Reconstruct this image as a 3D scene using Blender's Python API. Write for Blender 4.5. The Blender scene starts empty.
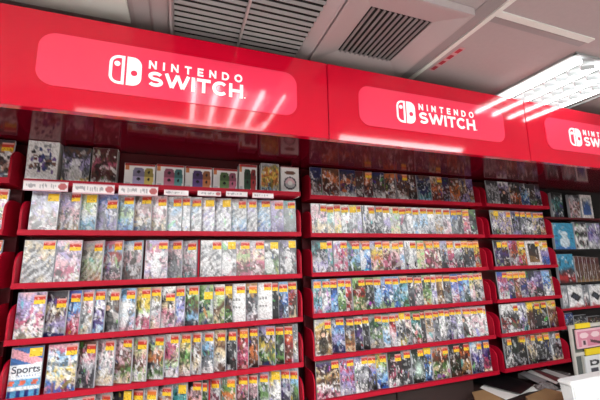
import bpy, bmesh, math, random
import numpy as np
from mathutils import Vector, Matrix

random.seed(7)
COL = bpy.context.scene.collection
EYE = 1.5                                   # camera height above the floor
# ------------------------------------------------------------------ camera
F, YAW, PITCH, ROLL = 341.15, 0.3426, 0.1671, -0.0178
fw = np.array([math.sin(YAW)*math.cos(PITCH), math.cos(YAW)*math.cos(PITCH), math.sin(PITCH)])
rt0 = np.array([math.cos(YAW), -math.sin(YAW), 0.0]); up0 = np.cross(rt0, fw)
RT = rt0*math.cos(ROLL)+up0*math.sin(ROLL); UP = -rt0*math.sin(ROLL)+up0*math.cos(ROLL)
cd = bpy.data.cameras.new('camera'); cam = bpy.data.objects.new('camera', cd); COL.objects.link(cam)
cd.sensor_width = 36.0; cd.lens = F/600*36.0; cd.clip_start = .02
M = Matrix.Identity(4)
for i in range(3):
    M[i][0] = RT[i]; M[i][1] = UP[i]; M[i][2] = -fw[i]
M.translation = (0, 0, EYE); cam.matrix_world = M
bpy.context.scene.camera = cam
bpy.context.scene.view_settings.view_transform = 'Standard'
bpy.context.scene.view_settings.look = 'None'
bpy.context.scene.view_settings.exposure = 0.0

def ray(x, y): return fw*F + RT*(x-300) - UP*(y-200)
def at_y(x, y, Y):
    d = ray(x, y); q = d*(Y/d[1]); return Vector((q[0], q[1], q[2]+EYE))
def at_z(x, y, Z):
    d = ray(x, y); q = d*((Z-EYE)/d[2]); return Vector((q[0], q[1], Z))

# ------------------------------------------------------------------ colours and materials
def lin(c): return tuple((v/12.92 if v <= .04045 else ((v+.055)/1.055)**2.4) for v in c)
def rgb(r, g, b): return lin((r/255, g/255, b/255))
PAL = dict(w=(238,236,236), l=(190,190,196), g=(135,138,144), d=(78,76,84), k=(24,22,28), p=(224,190,198), P=(202,112,142),
           r=(180,50,54), m=(96,24,40), o=(208,128,76), y=(222,200,104), c=(222,208,180), t=(186,154,112), n=(112,78,64),
           e=(184,206,156), E=(112,148,90), F=(46,84,62), q=(96,162,164), a=(158,196,226), b=(82,128,198), B=(46,58,112),
           v=(178,168,206), V=(104,74,142), Y=(246,214,30), u=(72,158,190))
PALL = {k: np.array(rgb(*v)) for k, v in PAL.items()}
CNAME = dict(w='white', l='silver', g='grey', d='charcoal', k='black', p='pale pink', P='pink', r='red', m='maroon', o='orange',
             y='yellow', c='cream', t='tan', n='brown', e='pale green', E='green', F='dark green', q='teal', a='sky blue', b='blue',
             B='navy', v='lavender', V='purple', Y='yellow', u='light blue')

def mat(name, col, rough=.5, metal=0, coat=0, coat_rough=.1, emit=None, strength=0, noise=0, nscale=20, bump=0, trans=0, spec=.5, alpha=1):
    m = bpy.data.materials.new(name); m.use_nodes = True
    nt = m.node_tree; b = nt.nodes['Principled BSDF']
    b.inputs['Base Color'].default_value = (*col, 1); b.inputs['Roughness'].default_value = rough
    b.inputs['Metallic'].default_value = metal
    b.inputs['Coat Weight'].default_value = coat; b.inputs['Coat Roughness'].default_value = coat_rough
    b.inputs['Specular IOR Level'].default_value = spec
    b.inputs['Transmission Weight'].default_value = trans
    b.inputs['Alpha'].default_value = alpha
    if emit:
        b.inputs['Emission Color'].default_value = (*emit, 1); b.inputs['Emission Strength'].default_value = strength
    if noise or bump:
        tc = nt.nodes.new('ShaderNodeTexCoord'); n = nt.nodes.new('ShaderNodeTexNoise')
        n.inputs['Scale'].default_value = nscale; n.inputs['Detail'].default_value = 4
        nt.links.new(tc.outputs['Object'], n.inputs['Vector'])
        if noise:
            mx = nt.nodes.new('ShaderNodeMix'); mx.data_type = 'RGBA'
            mx.inputs[6].default_value = (*[c*(1-noise) for c in col], 1); mx.inputs[7].default_value = (*[min(1, c*(1+noise)) for c in col], 1)
            nt.links.new(n.outputs['Fac'], mx.inputs[0]); nt.links.new(mx.outputs[2], b.inputs['Base Color'])
        if bump:
            bp = nt.nodes.new('ShaderNodeBump'); bp.inputs['Strength'].default_value = bump; bp.inputs['Distance'].default_value = .002
            nt.links.new(n.outputs['Fac'], bp.inputs['Height']); nt.links.new(bp.outputs['Normal'], b.inputs['Normal'])
    return m

def paint_mat(name, rough, coat, coat_rough):
    m = mat(name, (1, 1, 1), rough, coat=coat, coat_rough=coat_rough)
    nt = m.node_tree; a = nt.nodes.new('ShaderNodeAttribute'); a.attribute_name = 'Col'
    nt.links.new(a.outputs['Color'], nt.nodes['Principled BSDF'].inputs['Base Color'])
    return m

MAT = dict(
    cover=paint_mat('printed_cover', .35, .55, .16),
    sticker=paint_mat('printed_sticker', .5, 0, .1),
    matte_print=paint_mat('printed_card', .55, 0, .1),
    case=mat('clear_case_plastic', rgb(168, 170, 176), .25, coat=.4),
    red_tray=mat('red_tray_enamel', rgb(172, 6, 38), .5, spec=.22, noise=.08, nscale=9),
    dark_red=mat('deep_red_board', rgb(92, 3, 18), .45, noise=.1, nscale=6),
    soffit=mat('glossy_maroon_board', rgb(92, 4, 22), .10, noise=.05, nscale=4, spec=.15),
    sign_red=mat('glossy_red_acrylic', rgb(199, 8, 41), .085, coat=.35, coat_rough=.05, spec=.45),
    plaque=mat('light_red_acrylic', rgb(244, 56, 88), .11, coat=.5, coat_rough=.05, spec=.6),
    louvre_grey=mat('louvre_grey', rgb(196, 198, 200), .4),
    housing_grey=mat('housing_grey', rgb(150, 152, 152), .5),
    white_vinyl=mat('white_vinyl', (.92, .92, .92), .35, emit=(1, 1, 1), strength=.12),  # slight emission lifts the white lettering, though the vinyl is no lamp
    dark_gap=mat('black_board', rgb(16, 10, 12), .7),
    ceil=mat('ceiling_board', rgb(176, 160, 160), .8, noise=.05, nscale=60, bump=.15),
    ceil_metal=mat('grey_painted_metal', rgb(178, 166, 166), .45, noise=.04, nscale=8),
    ceil_light=mat('pale_ceiling_metal', rgb(226, 226, 220), .5),
    vent_dark=mat('vent_inside', rgb(22, 20, 20), .9),
    slat=mat('vent_slat_metal', rgb(150, 143, 143), .45),
    white_metal=mat('white_enamel', (.82, .82, .8), .35),
    tube=mat('fluorescent_tube', (1, 1, 1), .4, emit=(.96, 1, 1), strength=13),
    batten=mat('batten_tube', (1, 1, 1), .4, emit=(.97, 1, 1), strength=13),
    diffuser=mat('ceiling_light_diffuser', (1, 1, 1), .5, emit=(1, .98, .955), strength=20),
    wall=mat('wall_paint', rgb(214, 210, 206), .8, noise=.04, nscale=12),
    wall_back=mat('back_wall_paint', rgb(60, 24, 30), .8, noise=.1, nscale=8),
    floor=mat('floor_vinyl', rgb(205, 198, 192), .4, noise=.12, nscale=5),
    card=mat('cardboard', rgb(158, 124, 84), .8, noise=.1, nscale=14),
    black=mat('black_plastic', rgb(18, 18, 20), .35),
    paper=mat('paper', rgb(232, 230, 226), .7),
    white_plastic=mat('white_plastic', (.86, .86, .86), .35, noise=.03, nscale=6),
    yellow=mat('yellow_tag_card', rgb(250, 218, 40), .6),
    pink=mat('pink_frame', rgb(244, 196, 206), .45),
    glass_grey=mat('smoky_grey_panel', rgb(104, 108, 104), .25, noise=.3, nscale=14),
    film=mat('crumpled_film', rgb(112, 104, 104), .25, coat=.5, noise=.4, nscale=26, bump=.8),
    post=mat('pale_post', rgb(214, 208, 200), .5),
    dark_wood=mat('dark_cabinet', rgb(44, 26, 24), .6, noise=.15, nscale=9),
)

# ------------------------------------------------------------------ mesh helpers
def box(bm, x0, x1, y0, y1, z0, z1, mi=0):
    vs = [bm.verts.new((x, y, z)) for x in (x0, x1) for y in (y0, y1) for z in (z0, z1)]
    for f in ((0, 1, 3, 2), (4, 6, 7, 5), (0, 4, 5, 1), (2, 3, 7, 6), (0, 2, 6, 4), (1, 5, 7, 3)):
        bm.faces.new([vs[i] for i in f]).material_index = mi

def prism(bm, pts, axis, a0, a1):
    """closed outline pts (2-D) extruded along axis ('x','y','z') from a0 to a1"""
    def P(p, a): return {'x': (a, p[0], p[1]), 'y': (p[0], a, p[1]), 'z': (p[0], p[1], a)}[axis]
    A = [bm.verts.new(P(p, a0)) for p in pts]; B = [bm.verts.new(P(p, a1)) for p in pts]
    bm.faces.new(A); bm.faces.new(B[::-1]); n = len(pts)
    for i in range(n): bm.faces.new((A[i], B[i], B[(i+1) % n], A[(i+1) % n]))

def rod(bm, p0, p1, r, n=10):
    p0, p1 = Vector(p0), Vector(p1); d = (p1-p0).normalized()
    u = d.orthogonal().normalized(); v = d.cross(u)
    A = [bm.verts.new(p0+(u*math.cos(t)+v*math.sin(t))*r) for t in [2*math.pi*i/n for i in range(n)]]
    B = [bm.verts.new(p1+(u*math.cos(t)+v*math.sin(t))*r) for t in [2*math.pi*i/n for i in range(n)]]
    bm.faces.new(A); bm.faces.new(B[::-1])
    for i in range(n): bm.faces.new((A[i], A[(i+1) % n], B[(i+1) % n], B[i]))

def link(name, me_or_bm, material=None, parent=None, smooth=False, bevel=0):
    if isinstance(me_or_bm, bmesh.types.BMesh):
        bm = me_or_bm
        if bevel:
            bmesh.ops.bevel(bm, geom=list(bm.edges), offset=bevel, segments=2, affect='EDGES', clamp_overlap=True)
        bmesh.ops.recalc_face_normals(bm, faces=bm.faces)
        me = bpy.data.meshes.new(name); bm.to_mesh(me); bm.free()
    else:
        me = me_or_bm
    if material is not None:
        for m in (material if isinstance(material, (list, tuple)) else [material]): me.materials.append(m)
    if smooth:
        for p in me.polygons: p.use_smooth = True
    o = bpy.data.objects.new(name, me); COL.objects.link(o)
    if parent is not None: o.parent = parent
    return o

def new(): return bmesh.new()
def boxo(name, x0, x1, y0, y1, z0, z1, m, parent=None, bevel=0):
    bm = new(); box(bm, x0, x1, y0, y1, z0, z1); return link(name, bm, m, parent, bevel=bevel)

def tag(o, label, cat, group=None):
    o['label'] = label; o['category'] = cat
    if group: o['group'] = group
    return o
def thing(name, label, cat, loc, group=None):
    o = bpy.data.objects.new(name, None); COL.objects.link(o); o.location = loc; o.empty_display_size = .05
    return tag(o, label, cat, group)
def struct(name, bm_or_o, m=None, parent=None):
    o = bm_or_o if isinstance(bm_or_o, bpy.types.Object) else link(name, bm_or_o, m, parent)
    o['kind'] = 'structure'; return o

def painted_grid(name, w, h, img, material, parent, y=0.0, z0=0.0, x0=None):
    """upright sheet facing -Y with a per-vertex printed picture; img[row from top][col] linear rgb"""
    ny, nx = img.shape[:2]
    x0 = -w/2 if x0 is None else x0
    xs = np.linspace(x0, x0+w, nx); zs = np.linspace(z0+h, z0, ny)
    co = np.zeros((ny, nx, 3)); co[..., 0] = xs[None, :]; co[..., 1] = y; co[..., 2] = zs[:, None]
    idx = np.arange(ny*nx).reshape(ny, nx)
    a, b, c, d = idx[:-1, :-1].ravel(), idx[1:, :-1].ravel(), idx[1:, 1:].ravel(), idx[:-1, 1:].ravel()
    me = bpy.data.meshes.new(name)
    me.from_pydata(co.reshape(-1, 3).tolist(), [], np.stack([a, b, c, d], 1).tolist())
    at = me.color_attributes.new('Col', 'FLOAT_COLOR', 'POINT')
    rgba = np.ones((ny*nx, 4), np.float32); rgba[:, :3] = np.clip(img.reshape(-1, 3), 0, 1)
    at.data.foreach_set('color', rgba.ravel())
    return link(name, me, material, parent)

# ------------------------------------------------------------------ printed art
def smooth_noise(rs, ny, nx, k):
    g = rs.rand(k+2, max(2, k*nx//ny)+2)
    yy = np.linspace(0, g.shape[0]-1.001, ny); xx = np.linspace(0, g.shape[1]-1.001, nx)
    y0 = yy.astype(int); x0 = xx.astype(int); fy = (yy-y0)[:, None]; fx = (xx-x0)[None, :]
    G = lambda a, b: g[np.ix_(a, b)]
    return (G(y0, x0)*(1-fx)+G(y0, x0+1)*fx)*(1-fy)+(G(y0+1, x0)*(1-fx)+G(y0+1, x0+1)*fx)*fy

def art(desc, seed, style='m', nx=17, ny=28, busy=1.0):
    rs = np.random.RandomState(seed)
    stops = np.array([PALL[c] for c in desc])
    V, U = np.meshgrid(np.linspace(0, 1, ny), np.linspace(0, 1, nx), indexing='ij')
    warp = (smooth_noise(rs, ny, nx, 5)-.5)*.34*busy
    t = np.clip(V+warp, 0, .9999)*(len(stops)-1) if len(stops) > 1 else V*0
    i = t.astype(int); f = (t-i)[..., None]; f = f*f*(3-2*f)
    img = stops[i]*(1-f)+stops[np.minimum(i+1, len(stops)-1)]*f
    nb = int({'t': 0, 'q': 50, 'S': 0, 'D': 0}.get(style, 130)*busy)
    for _ in range(nb):
        cu, cv = rs.rand(), .1+.9*rs.rand()
        sz = .30+.75*rs.rand()**2.2; ru, rv = (.04+.13*rs.rand())*1.3*sz, (.02+.07*rs.rand())*sz
        j = int(np.clip(cv*(len(stops)-1)+rs.randn()*1.0, 0, len(stops)-1)+.5)
        c = stops[min(j, len(stops)-1)]
        r = rs.rand()
        if r < .36: c = c*(.1+.35*rs.rand())
        elif r < .62: c = c+(1-c)*(.35+.5*rs.rand())
        elif r < .67: c = np.array(rgb(*rs.choice([40, 120, 220], 3)))*.6+c*.4
        an = rs.rand()*3.14; du, dv = U-cu, V-cv
        x = (du*math.cos(an)+dv*math.sin(an))/ru; y = (-du*math.sin(an)+dv*math.cos(an))/rv
        k = (x*x+y*y < 1)[..., None]*(.55+.4*rs.rand())
        img = img*(1-k)+c*k
    if style == 'S':      # sports cover: blue picture, white title band, coloured stripes
        top = np.where((abs(V-.22+(U-.5)*-.25) < .09)[..., None], np.array(rgb(226, 170, 180)), np.array(rgb(70, 120, 178)))
        img = np.where((V < .36-.08*(U-.3)**2)[..., None], top*(.75+.5*U[..., None]), np.array(rgb(236, 240, 246)))
        img = np.where((V > .64)[..., None], np.array(rgb(110, 176, 214)), img)
        img = np.where(((V > .66) & (V < .77) & (np.sin(U*17+V*9) > .1))[..., None], np.array(rgb(226, 120, 84)), img)
        img = np.where(((V > .8) & (V < .86))[..., None], np.array(rgb(232, 236, 240)), img)
        img = np.where(((V > .86) & (np.sin(U*23) > .2))[..., None], np.array(rgb(52, 70, 140)), img)
        img = np.where(((abs(V-.585) < .012) & (abs(U-.55) < .3) & (np.sin(U*70) > -.2))[..., None], np.array(rgb(130, 150, 190)), img)
    if style == 'D':      # pale pack with a slanting black device
        du, dv = (U-.5)*.62, V-.52; x = du*.8+dv*.6; y = -du*.6+dv*.8
        img = np.where(((abs(x) < .2) & (abs(y) < .13))[..., None], np.array(rgb(30, 30, 34)), img)
        img = np.where(((abs(x) < .12) & (abs(y) < .08))[..., None], np.array(rgb(70, 78, 92)), img)
        img = np.where(((abs(U-.5) < .12) & (V < .08))[..., None], np.array(rgb(120, 124, 128)), img)
    if style == 's':      # diagonal streaks
        s = (np.sin((U*1.2+V*2.2)*16+smooth_noise(rs, ny, nx, 4)*7) > .25)[..., None]*(V > .25)[..., None]
        img = np.where(s, img*.55+.42, img*.86)
    if style == 't':      # small lettering on plain ground
        for v0 in (.42, .62):
            for u0 in np.arange(.15, .85, .14):
                if rs.rand() < .75:
                    k = ((abs(U-u0) < .05) & (abs(V-v0) < .02+.02*rs.rand()))[..., None]
                    img = np.where(k, img*.35, img)
    if style == 'f':      # one dark standing figure
        k = (((U-.5)/.2)**2+((V-.42)/.12)**2 < 1) | (((U-.5)/.3)**2+((V-.75)/.24)**2 < 1)
        img = np.where(k[..., None], img*.25, img)
        k = ((U-.5)/.12)**2+((V-.44)/.07)**2 < 1
        img = np.where(k[..., None], np.array(rgb(236, 200, 180)), img)
    if style == 'F':      # one pale figure
        k = (((U-.5)/.16)**2+((V-.40)/.10)**2 < 1) | (((U-.5)/.24)**2+((V-.7)/.22)**2 < 1)
        img = np.where(k[..., None], img*.3+.62, img)
    if style == 'q':      # white framed picture
        k = (abs(U-.5) > .37) | (V < .1) | (V > .84)
        img = np.where(k[..., None], np.array(rgb(232, 226, 226)), img*.75)
    if style == 'g':      # pale glow
        k = np.exp(-(((U-.5)/.3)**2+((V-.6)/.2)**2))[..., None]
        img = img*(1-k)+np.array(rgb(214, 230, 220))*k
    img = img*(1+.55*(rs.rand(ny, nx, 1)-.5))
    img = np.clip(img, .004, .95)**1.26*.97
    return img

def sticker_img(kind, seed):
    rs = np.random.RandomState(seed); ny, nx = 9, 9
    img = np.zeros((ny, nx, 3)); red = np.array(rgb(206, 52, 34)); yel = np.array(rgb(255, 208, 44)); org = np.array(rgb(236, 122, 44))
    wht = np.array(rgb(244, 214, 210))
    top = {'R': red, 'O': org, 'Y': yel}[kind]
    img[:2] = wht*.55+top*.45 if kind != 'Y' else yel
    img[2:5] = top; img[5:] = yel
    for _ in range(7):
        i, j = rs.randint(2, 9), rs.randint(1, 8)
        img[i, j] = img[i, j]*(.45 if i > 4 else 1)+(0 if i > 4 else .25)
    return img*.86

# ------------------------------------------------------------------ room shell (Z up, racks face -Y)
CEIL = EYE+.85
WX0, WX1, WY0, WY1 = -3.2, 4.6, -4.2, 1.98
bm = new(); box(bm, WX0-.1, WX1+.1, WY0-.1, WY1+.1, -.1, 0); struct('floor', bm, MAT['floor'])
bm = new(); box(bm, WX0-.1, WX1+.1, WY0-.1, WY1+.1, CEIL, CEIL+.1); struct('ceiling', bm, MAT['ceil'])
bm = new(); box(bm, WX0, WX1, WY1, WY1+.1, 0, CEIL); struct('wall_back', bm, MAT['wall_back'])
bm = new(); box(bm, WX0, WX1, WY0-.1, WY0, 0, CEIL); struct('wall_front', bm, MAT['wall'])
bm = new(); box(bm, WX0-.1, WX0, WY0, WY1, 0, CEIL); struct('wall_left', bm, MAT['wall'])
bm = new(); box(bm, WX1, WX1+.1, WY0, WY1, 0, CEIL); struct('wall_right', bm, MAT['wall'])

# ------------------------------------------------------------------ header: signs + soffit
YS, ZT, ZB = 1.1646, EYE+.778, EYE+.4565
HX1 = 4.0
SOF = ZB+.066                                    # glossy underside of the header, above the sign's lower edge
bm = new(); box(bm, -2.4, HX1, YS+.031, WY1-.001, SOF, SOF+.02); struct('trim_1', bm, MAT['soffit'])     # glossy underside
bm = new(); box(bm, -2.4, -.562, YS, YS+.03, ZB, ZT); struct('trim_2', bm, MAT['sign_red'])                 # header running on to the left
bm = new(); box(bm, -2.4, HX1, YS+.031, WY1-.001, ZT-.03, ZT-.004); struct('trim_3', bm, MAT['dark_red'])   # top board of the header

def stroke(bm, pts, w, y, closed=False, th=.0016):
    n = len(pts); P = [Vector((p[0], p[1])) for p in pts]; L = []; R = []
    for i in range(n):
        a = P[(i-1) % n] if (closed or i > 0) else None; b = P[(i+1) % n] if (closed or i < n-1) else None
        d1 = (P[i]-a).normalized() if a is not None else None; d2 = (b-P[i]).normalized() if b is not None else None
        d1 = d1 or d2; d2 = d2 or d1
        nn = Vector((-(d1.y+d2.y), d1.x+d2.x))
        if nn.length < 1e-6: nn = Vector((-d1.y, d1.x))
        nn.normalize(); k = 1/max(.5, nn.dot(Vector((-d1.y, d1.x))))
        L.append(P[i]+nn*w/2*k); R.append(P[i]-nn*w/2*k)
    def V(p, yy): return bm.verts.new((p.x, yy, p.y))
    A = [(V(L[i], y), V(R[i], y), V(L[i], y-th), V(R[i], y-th)) for i in range(n)]
    for i in range(n if closed else n-1):
        p, q = A[i], A[(i+1) % n]
        bm.faces.new((p[2], p[3], q[3], q[2])); bm.faces.new((p[0], p[2], q[2], q[0])); bm.faces.new((p[3], p[1], q[1], q[3]))

def arc(cx, cy, rx, ry, a0, a1, n=14):
    return [(cx+rx*math.cos(math.radians(a0+(a1-a0)*i/n)), cy+ry*math.sin(math.radians(a0+(a1-a0)*i/n))) for i in range(n+1)]

def letter(ch, w, h, s):
    """strokes of a capital letter in a w x h box: list of (points, closed)"""
    l, r, b, t = s/2, w-s/2, s/2, h-s/2
    if ch == 'N': return [([(l, 0), (l, h)], 0), ([(l+s*.12, t), (r-s*.12, b)], 0), ([(r, 0), (r, h)], 0)]
    if ch == 'I': return [([(w/2, 0), (w/2, h)], 0)]
    if ch == 'T': return [([(0, t), (w, t)], 0), ([(w/2, 0), (w/2, t)], 0)]
    if ch == 'E': return [([(l, 0), (l, h)], 0), ([(l, b), (w, b)], 0), ([(l, t), (w, t)], 0), ([(l, h/2), (w*.92, h/2)], 0)]
    if ch == 'H': return [([(l, 0), (l, h)], 0), ([(r, 0), (r, h)], 0), ([(l, h/2), (r, h/2)], 0)]
    if ch == 'D': return [([(l, 0), (l, h)], 0), ([(l, t)]+arc(w*.45, h/2, r-w*.45, t-h/2, 90, -90)+[(l, b)], 0)]
    if ch == 'O': return [(arc(w/2, h/2, w/2-s/2, h/2-s/2, 0, 360, 28)[:-1], 1)]
    if ch == 'C': return [(arc(w*.52, h/2, w*.52-s/2, h/2-s/2, 42, 318, 24), 0)]
    if ch == 'W': return [([(l*.7, h), (w*.28, s*.3)], 0), ([(w*.28, s*.3), (w*.5, h*.97)], 0), ([(w*.5, h*.97), (w*.72, s*.3)], 0), ([(w*.72, s*.3), (w-l*.7, h)], 0)]
    if ch == 'S':
        ry = (h-s)/4; rx = w/2-s/2
        return [(arc(w/2, t-ry, rx*.95, ry, 25, 270, 18)+arc(w/2, b+ry, rx, ry, 90, -155, 18)[1:], 0)]

def word(bm, text, widths, x0, x1, z0, z1, s, y, dx):
    tot = sum(widths[c] for c in text); gap = (x1-x0-tot)/(len(text)-1); x = x0
    for c in text:
        for pts, cl in letter(c, widths[c], z1-z0, s):
            stroke(bm, [(dx+x+p[0], z0+p[1]) for p in pts], s, y, bool(cl))
        x += widths[c]+gap

def rrect(x0, x1, z0, z1, radii, n=8):
    """rounded outline; radii for corners (bl, br, tr, tl)"""
    out = []
    for (cx, cz, a0), r in zip(((x0, z0, 180), (x1, z0, 270), (x1, z1, 0), (x0, z1, 90)), radii):
        if r <= 0: out.append((cx, cz)); continue
        ox = cx+r if cx == x0 else cx-r; oz = cz+r if cz == z0 else cz-r
        out += arc(ox, oz, r, r, a0, a0+90, n)
    return out

def make_sign(sx0, sx1, px0, px1, dx, label, full=True):
    cx = (sx0+sx1)/2
    t = thing('header_sign', label, 'sign', (cx, YS, ZB), 'red header signs')
    def L(name, bm, m):
        bmesh.ops.translate(bm, verts=bm.verts, vec=(-cx, -YS, -ZB)); return link(name, bm, m, t)
    bm = new(); box(bm, sx0+.0018, sx1-.0018, YS, YS+.03, ZB, ZT)
    bmesh.ops.bevel(bm, geom=list(bm.edges), offset=.0014, segments=2, affect='EDGES')
    L('fascia_panel', bm, MAT['sign_red'])
    bm = new(); prism(bm, rrect(px0, px1, EYE+.531, EYE+.706, (.05,)*4, 10), 'y', YS-.004, YS-.0003); L('plaque', bm, MAT['plaque'])
    y = YS-.0045
    # emblem: outlined half with a dot, solid half with a round hole
    x0, x1, z0, z1 = dx-.2328, dx-.1372, EYE+.5645, EYE+.6645
    e = L
    bm = new(); w = .0088; xm = x0+.0445
    stroke(bm, rrect(x0+w/2, xm-w/2, z0+w/2, z1-w/2, (.024, 0, 0, .024)), w, y, True)
    prism(bm, arc(x0+.0225, z0+.0705, .0088, .0088, 0, 360, 20)[:-1], 'y', y-.0016, y)
    prism(bm, rrect(xm+.0065, x1, z0, z1, (0, .028, .028, 0)), 'y', y-.0016, y)
    em = L('emblem', bm, MAT['white_vinyl'])
    bm = new(); prism(bm, arc(xm+.0065+.0225, z0+.0435, .0098, .0098, 0, 360, 20)[:-1], 'y', y-.0022, y-.00165)
    d = L('dot', bm, MAT['plaque']); d.parent = em
    wn = dict(N=.0245, I=.0062, T=.0235, E=.0205, D=.0255, O=.0285)
    bm = new(); word(bm, 'NINTENDO', wn, -.1165, .1975, EYE+.6335, EYE+.6635, .0062, y, dx)
    ws = dict(S=.047, W=.079, I=.0125, T=.047, C=.053, H=.05)
    word(bm, 'SWITCH', ws, -.117, .2005, EYE+.572, EYE+.625, .0113, y, dx)
    prism(bm, arc(dx+.2075, EYE+.576, .0022, .0022, 0, 360, 10)[:-1], 'y', y-.0016, y)
    L('lettering', bm, MAT['white_vinyl'])
    return t

make_sign(-.56, .542, -.4285, .409, 0, 'red glossy sign with white emblem and lettering above the left rack of games')
make_sign(.542, 1.6433, .679, 1.482, 1.094, 'red glossy sign with white emblem and lettering above the middle rack of games')
make_sign(1.6433, 2.744, 1.775, 2.58, 2.183, 'red glossy sign with white lettering cut by the frame edge, beside the bright tubes')
bm = new(); box(bm, 2.7445, HX1, YS, YS+.03, ZB, ZT); struct('trim_4', bm, MAT['sign_red'])

# ------------------------------------------------------------------ ceiling fittings
def ceiling_plate(name, x0, x1, y0, y1, dz, m):
    bm = new(); box(bm, x0, x1, y0, y1, CEIL-dz, CEIL-.0005); return bm

struct('trim_5', ceiling_plate('', -.86, -.192, .45, 1.236, .012, 0), MAT['ceil_light'])
struct('trim_6', ceiling_plate('', -.175, -.125, .3, 1.5, .006, 0), MAT['ceil_metal'])
struct('trim_7', ceiling_plate('', -.115, -.065, .3, 1.5, .010, 0), MAT['ceil_metal'])
struct('trim_8', ceiling_plate('', 1.022, 1.042, .3, 1.5, .008, 0), MAT['ceil_light'])
struct('trim_9', ceiling_plate('', 1.042, 1.55, .775, .80, .006, 0), MAT['ceil_light'])
bm = new(); box(bm, .955, 1.018, .3, 1.5, CEIL-.003, CEIL-.0005); struct('trim_10', bm, MAT['slat'])
bm = new(); box(bm, 1.05, 1.545, .805, .83, CEIL-.003, CEIL-.0005); struct('trim_11', bm, MAT['slat'])

def vent(label, x0, x1, y0, y1, ix0, ix1, iy0, iy1, along, pitch, dividers=()):
    t = thing('ceiling_vent', label, 'air vent', ((x0+x1)/2, (y0+y1)/2, CEIL))
    ox, oy = (x0+x1)/2, (y0+y1)/2
    def L(name, bm, m):
        bmesh.ops.translate(bm, verts=bm.verts, vec=(-ox, -oy, -CEIL)); return link(name, bm, m, t)
    bm = new()                      # sloping frame
    zo, zi = CEIL-.030, CEIL-.007
    o = [(x0, y0), (x1, y0), (x1, y1), (x0, y1)]; i_ = [(ix0, iy0), (ix1, iy0), (ix1, iy1), (ix0, iy1)]
    a = [bm.verts.new((*p, CEIL-.001)) for p in o]; b = [bm.verts.new((*p, zo)) for p in o]
    o2 = [(p[0]+(.008 if p[0] == x0 else -.008), p[1]+(.008 if p[1] == y0 else -.008)) for p in o]
    c = [bm.verts.new((*p, zo)) for p in o2]; d = [bm.verts.new((*p, zi)) for p in i_]; e = [bm.verts.new((*p, CEIL-.001)) for p in i_]
    for k in range(4):
        n = (k+1) % 4
        for p, q in ((a, b), (b, c), (c, d), (d, e)): bm.faces.new((p[k], p[n], q[n], q[k]))
    L('vent_frame', bm, MAT['ceil_metal'])
    bm = new(); box(bm, ix0, ix1, iy0, iy1, CEIL-.0025, CEIL-.001); L('backing', bm, MAT['vent_dark'])
    bm = new()
    if along == 'x':
        y = iy0+pitch/2
        while y < iy1:
            p = [(y-.003, CEIL-.005), (y+.005, CEIL-.013), (y+.007, CEIL-.0125), (y-.001, CEIL-.0045)]
            prism(bm, p, 'x', ix0, ix1); y += pitch
    else:
        x = ix0+pitch/2
        while x < ix1:
            prism(bm, [(x-.003, CEIL-.005), (x+.001, CEIL-.013), (x+.0035, CEIL-.0125), (x-.0005, CEIL-.0045)], 'y', iy0, iy1); x += pitch
    L('louvre_slats', bm, MAT['slat'])
    for xd in dividers:
        bm = new(); box(bm, xd-.004, xd+.004, iy0, iy1, CEIL-.018, CEIL-.003); L('divider', bm, MAT['ceil_metal'])
    return t
vent('long grey ceiling vent with slats running along the wall and a thin divider', -.06, .482, .4, 1.29, -.045, .437, .42, 1.27, 'x', .029, (.193,))
vent('square grey ceiling vent with a broad frame and dark louvres', .489, .943, .795, 1.257, .59, .846, .895, 1.16, 'y', .0225)

# pink strip with red blocks on the ceiling board
na, nb = at_z(431, 70, CEIL), at_z(463, 47.5, CEIL)
t = thing('ceiling_marking', 'small dull pink strip with red blocks on the ceiling board', 'marking', ((na.x+nb.x)/2, (na.y+nb.y)/2, CEIL))
t.rotation_euler = (0, 0, -math.atan2(nb.x-na.x, nb.y-na.y)); nl = (nb-na).length
bm = new(); box(bm, -.014, .014, -nl/2, nl/2, -.0022, -.0004); link('marking_sheet', bm, mat('dull_pink', rgb(206, 150, 152), .7), t)
bm = new()
for k in range(4): box(bm, -.010, .010, -nl/2+nl*(k+.2)/4, -nl/2+nl*(k+.8)/4, -.0032, -.0023)
link('red_blocks', bm, mat('dull_red', rgb(176, 40, 58), .7), t)

def tube_light(label, x0, x1, y0, y1, tubes, m=MAT['tube'], louvre=True, group='fluorescent ceiling lights'):
    cx, cy = (x0+x1)/2, (y0+y1)/2
    t = thing('ceiling_light', label, 'ceiling light', (cx, cy, CEIL), group)
    hx, hy = (x1-x0)/2, (y1-y0)/2
    bm = new(); box(bm, -hx, hx, -hy, hy, -.006, -.0006)
    for a in ((-hx, -hx+.012, -hy, hy), (hx-.012, hx, -hy, hy), (-hx, hx, -hy, -hy+.012), (-hx, hx, hy-.012, hy)):
        box(bm, *a, -.012, -.006)
    link('housing', bm, MAT['housing_grey'], t)
    for x in tubes:
        bm = new(); rod(bm, (x-cx, -hy+.02, -.022), (x-cx, hy-.02, -.022), .0105, 12); link('lamp_tube', bm, m, t)
    if louvre:
        ts = sorted(tubes)
        for a, b in zip(ts[:-1], ts[1:]):
            bm = new()
            n = int((y1-y0-.05)/.055)
            for k in range(n):
                yy = -hy+.03+k*.055
                u0, u1 = a-cx+.016, b-cx-.016; mid = (u0+u1)/2
                for p, q in (((u0, yy), (mid, yy+.03)), ((mid, yy+.03), (u1, yy))):
                    d = Vector((q[0]-p[0], q[1]-p[1])); nrm = Vector((-d.y, d.x)).normalized()*.0012
                    prism(bm, [(p[0]-nrm.x, p[1]-nrm.y), (q[0]-nrm.x, q[1]-nrm.y), (q[0]+nrm.x, q[1]+nrm.y), (p[0]+nrm.x, p[1]+nrm.y)], 'z', -.033, -.0125)
            link('louvre', bm, MAT['louvre_grey'], t)
    return t
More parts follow.
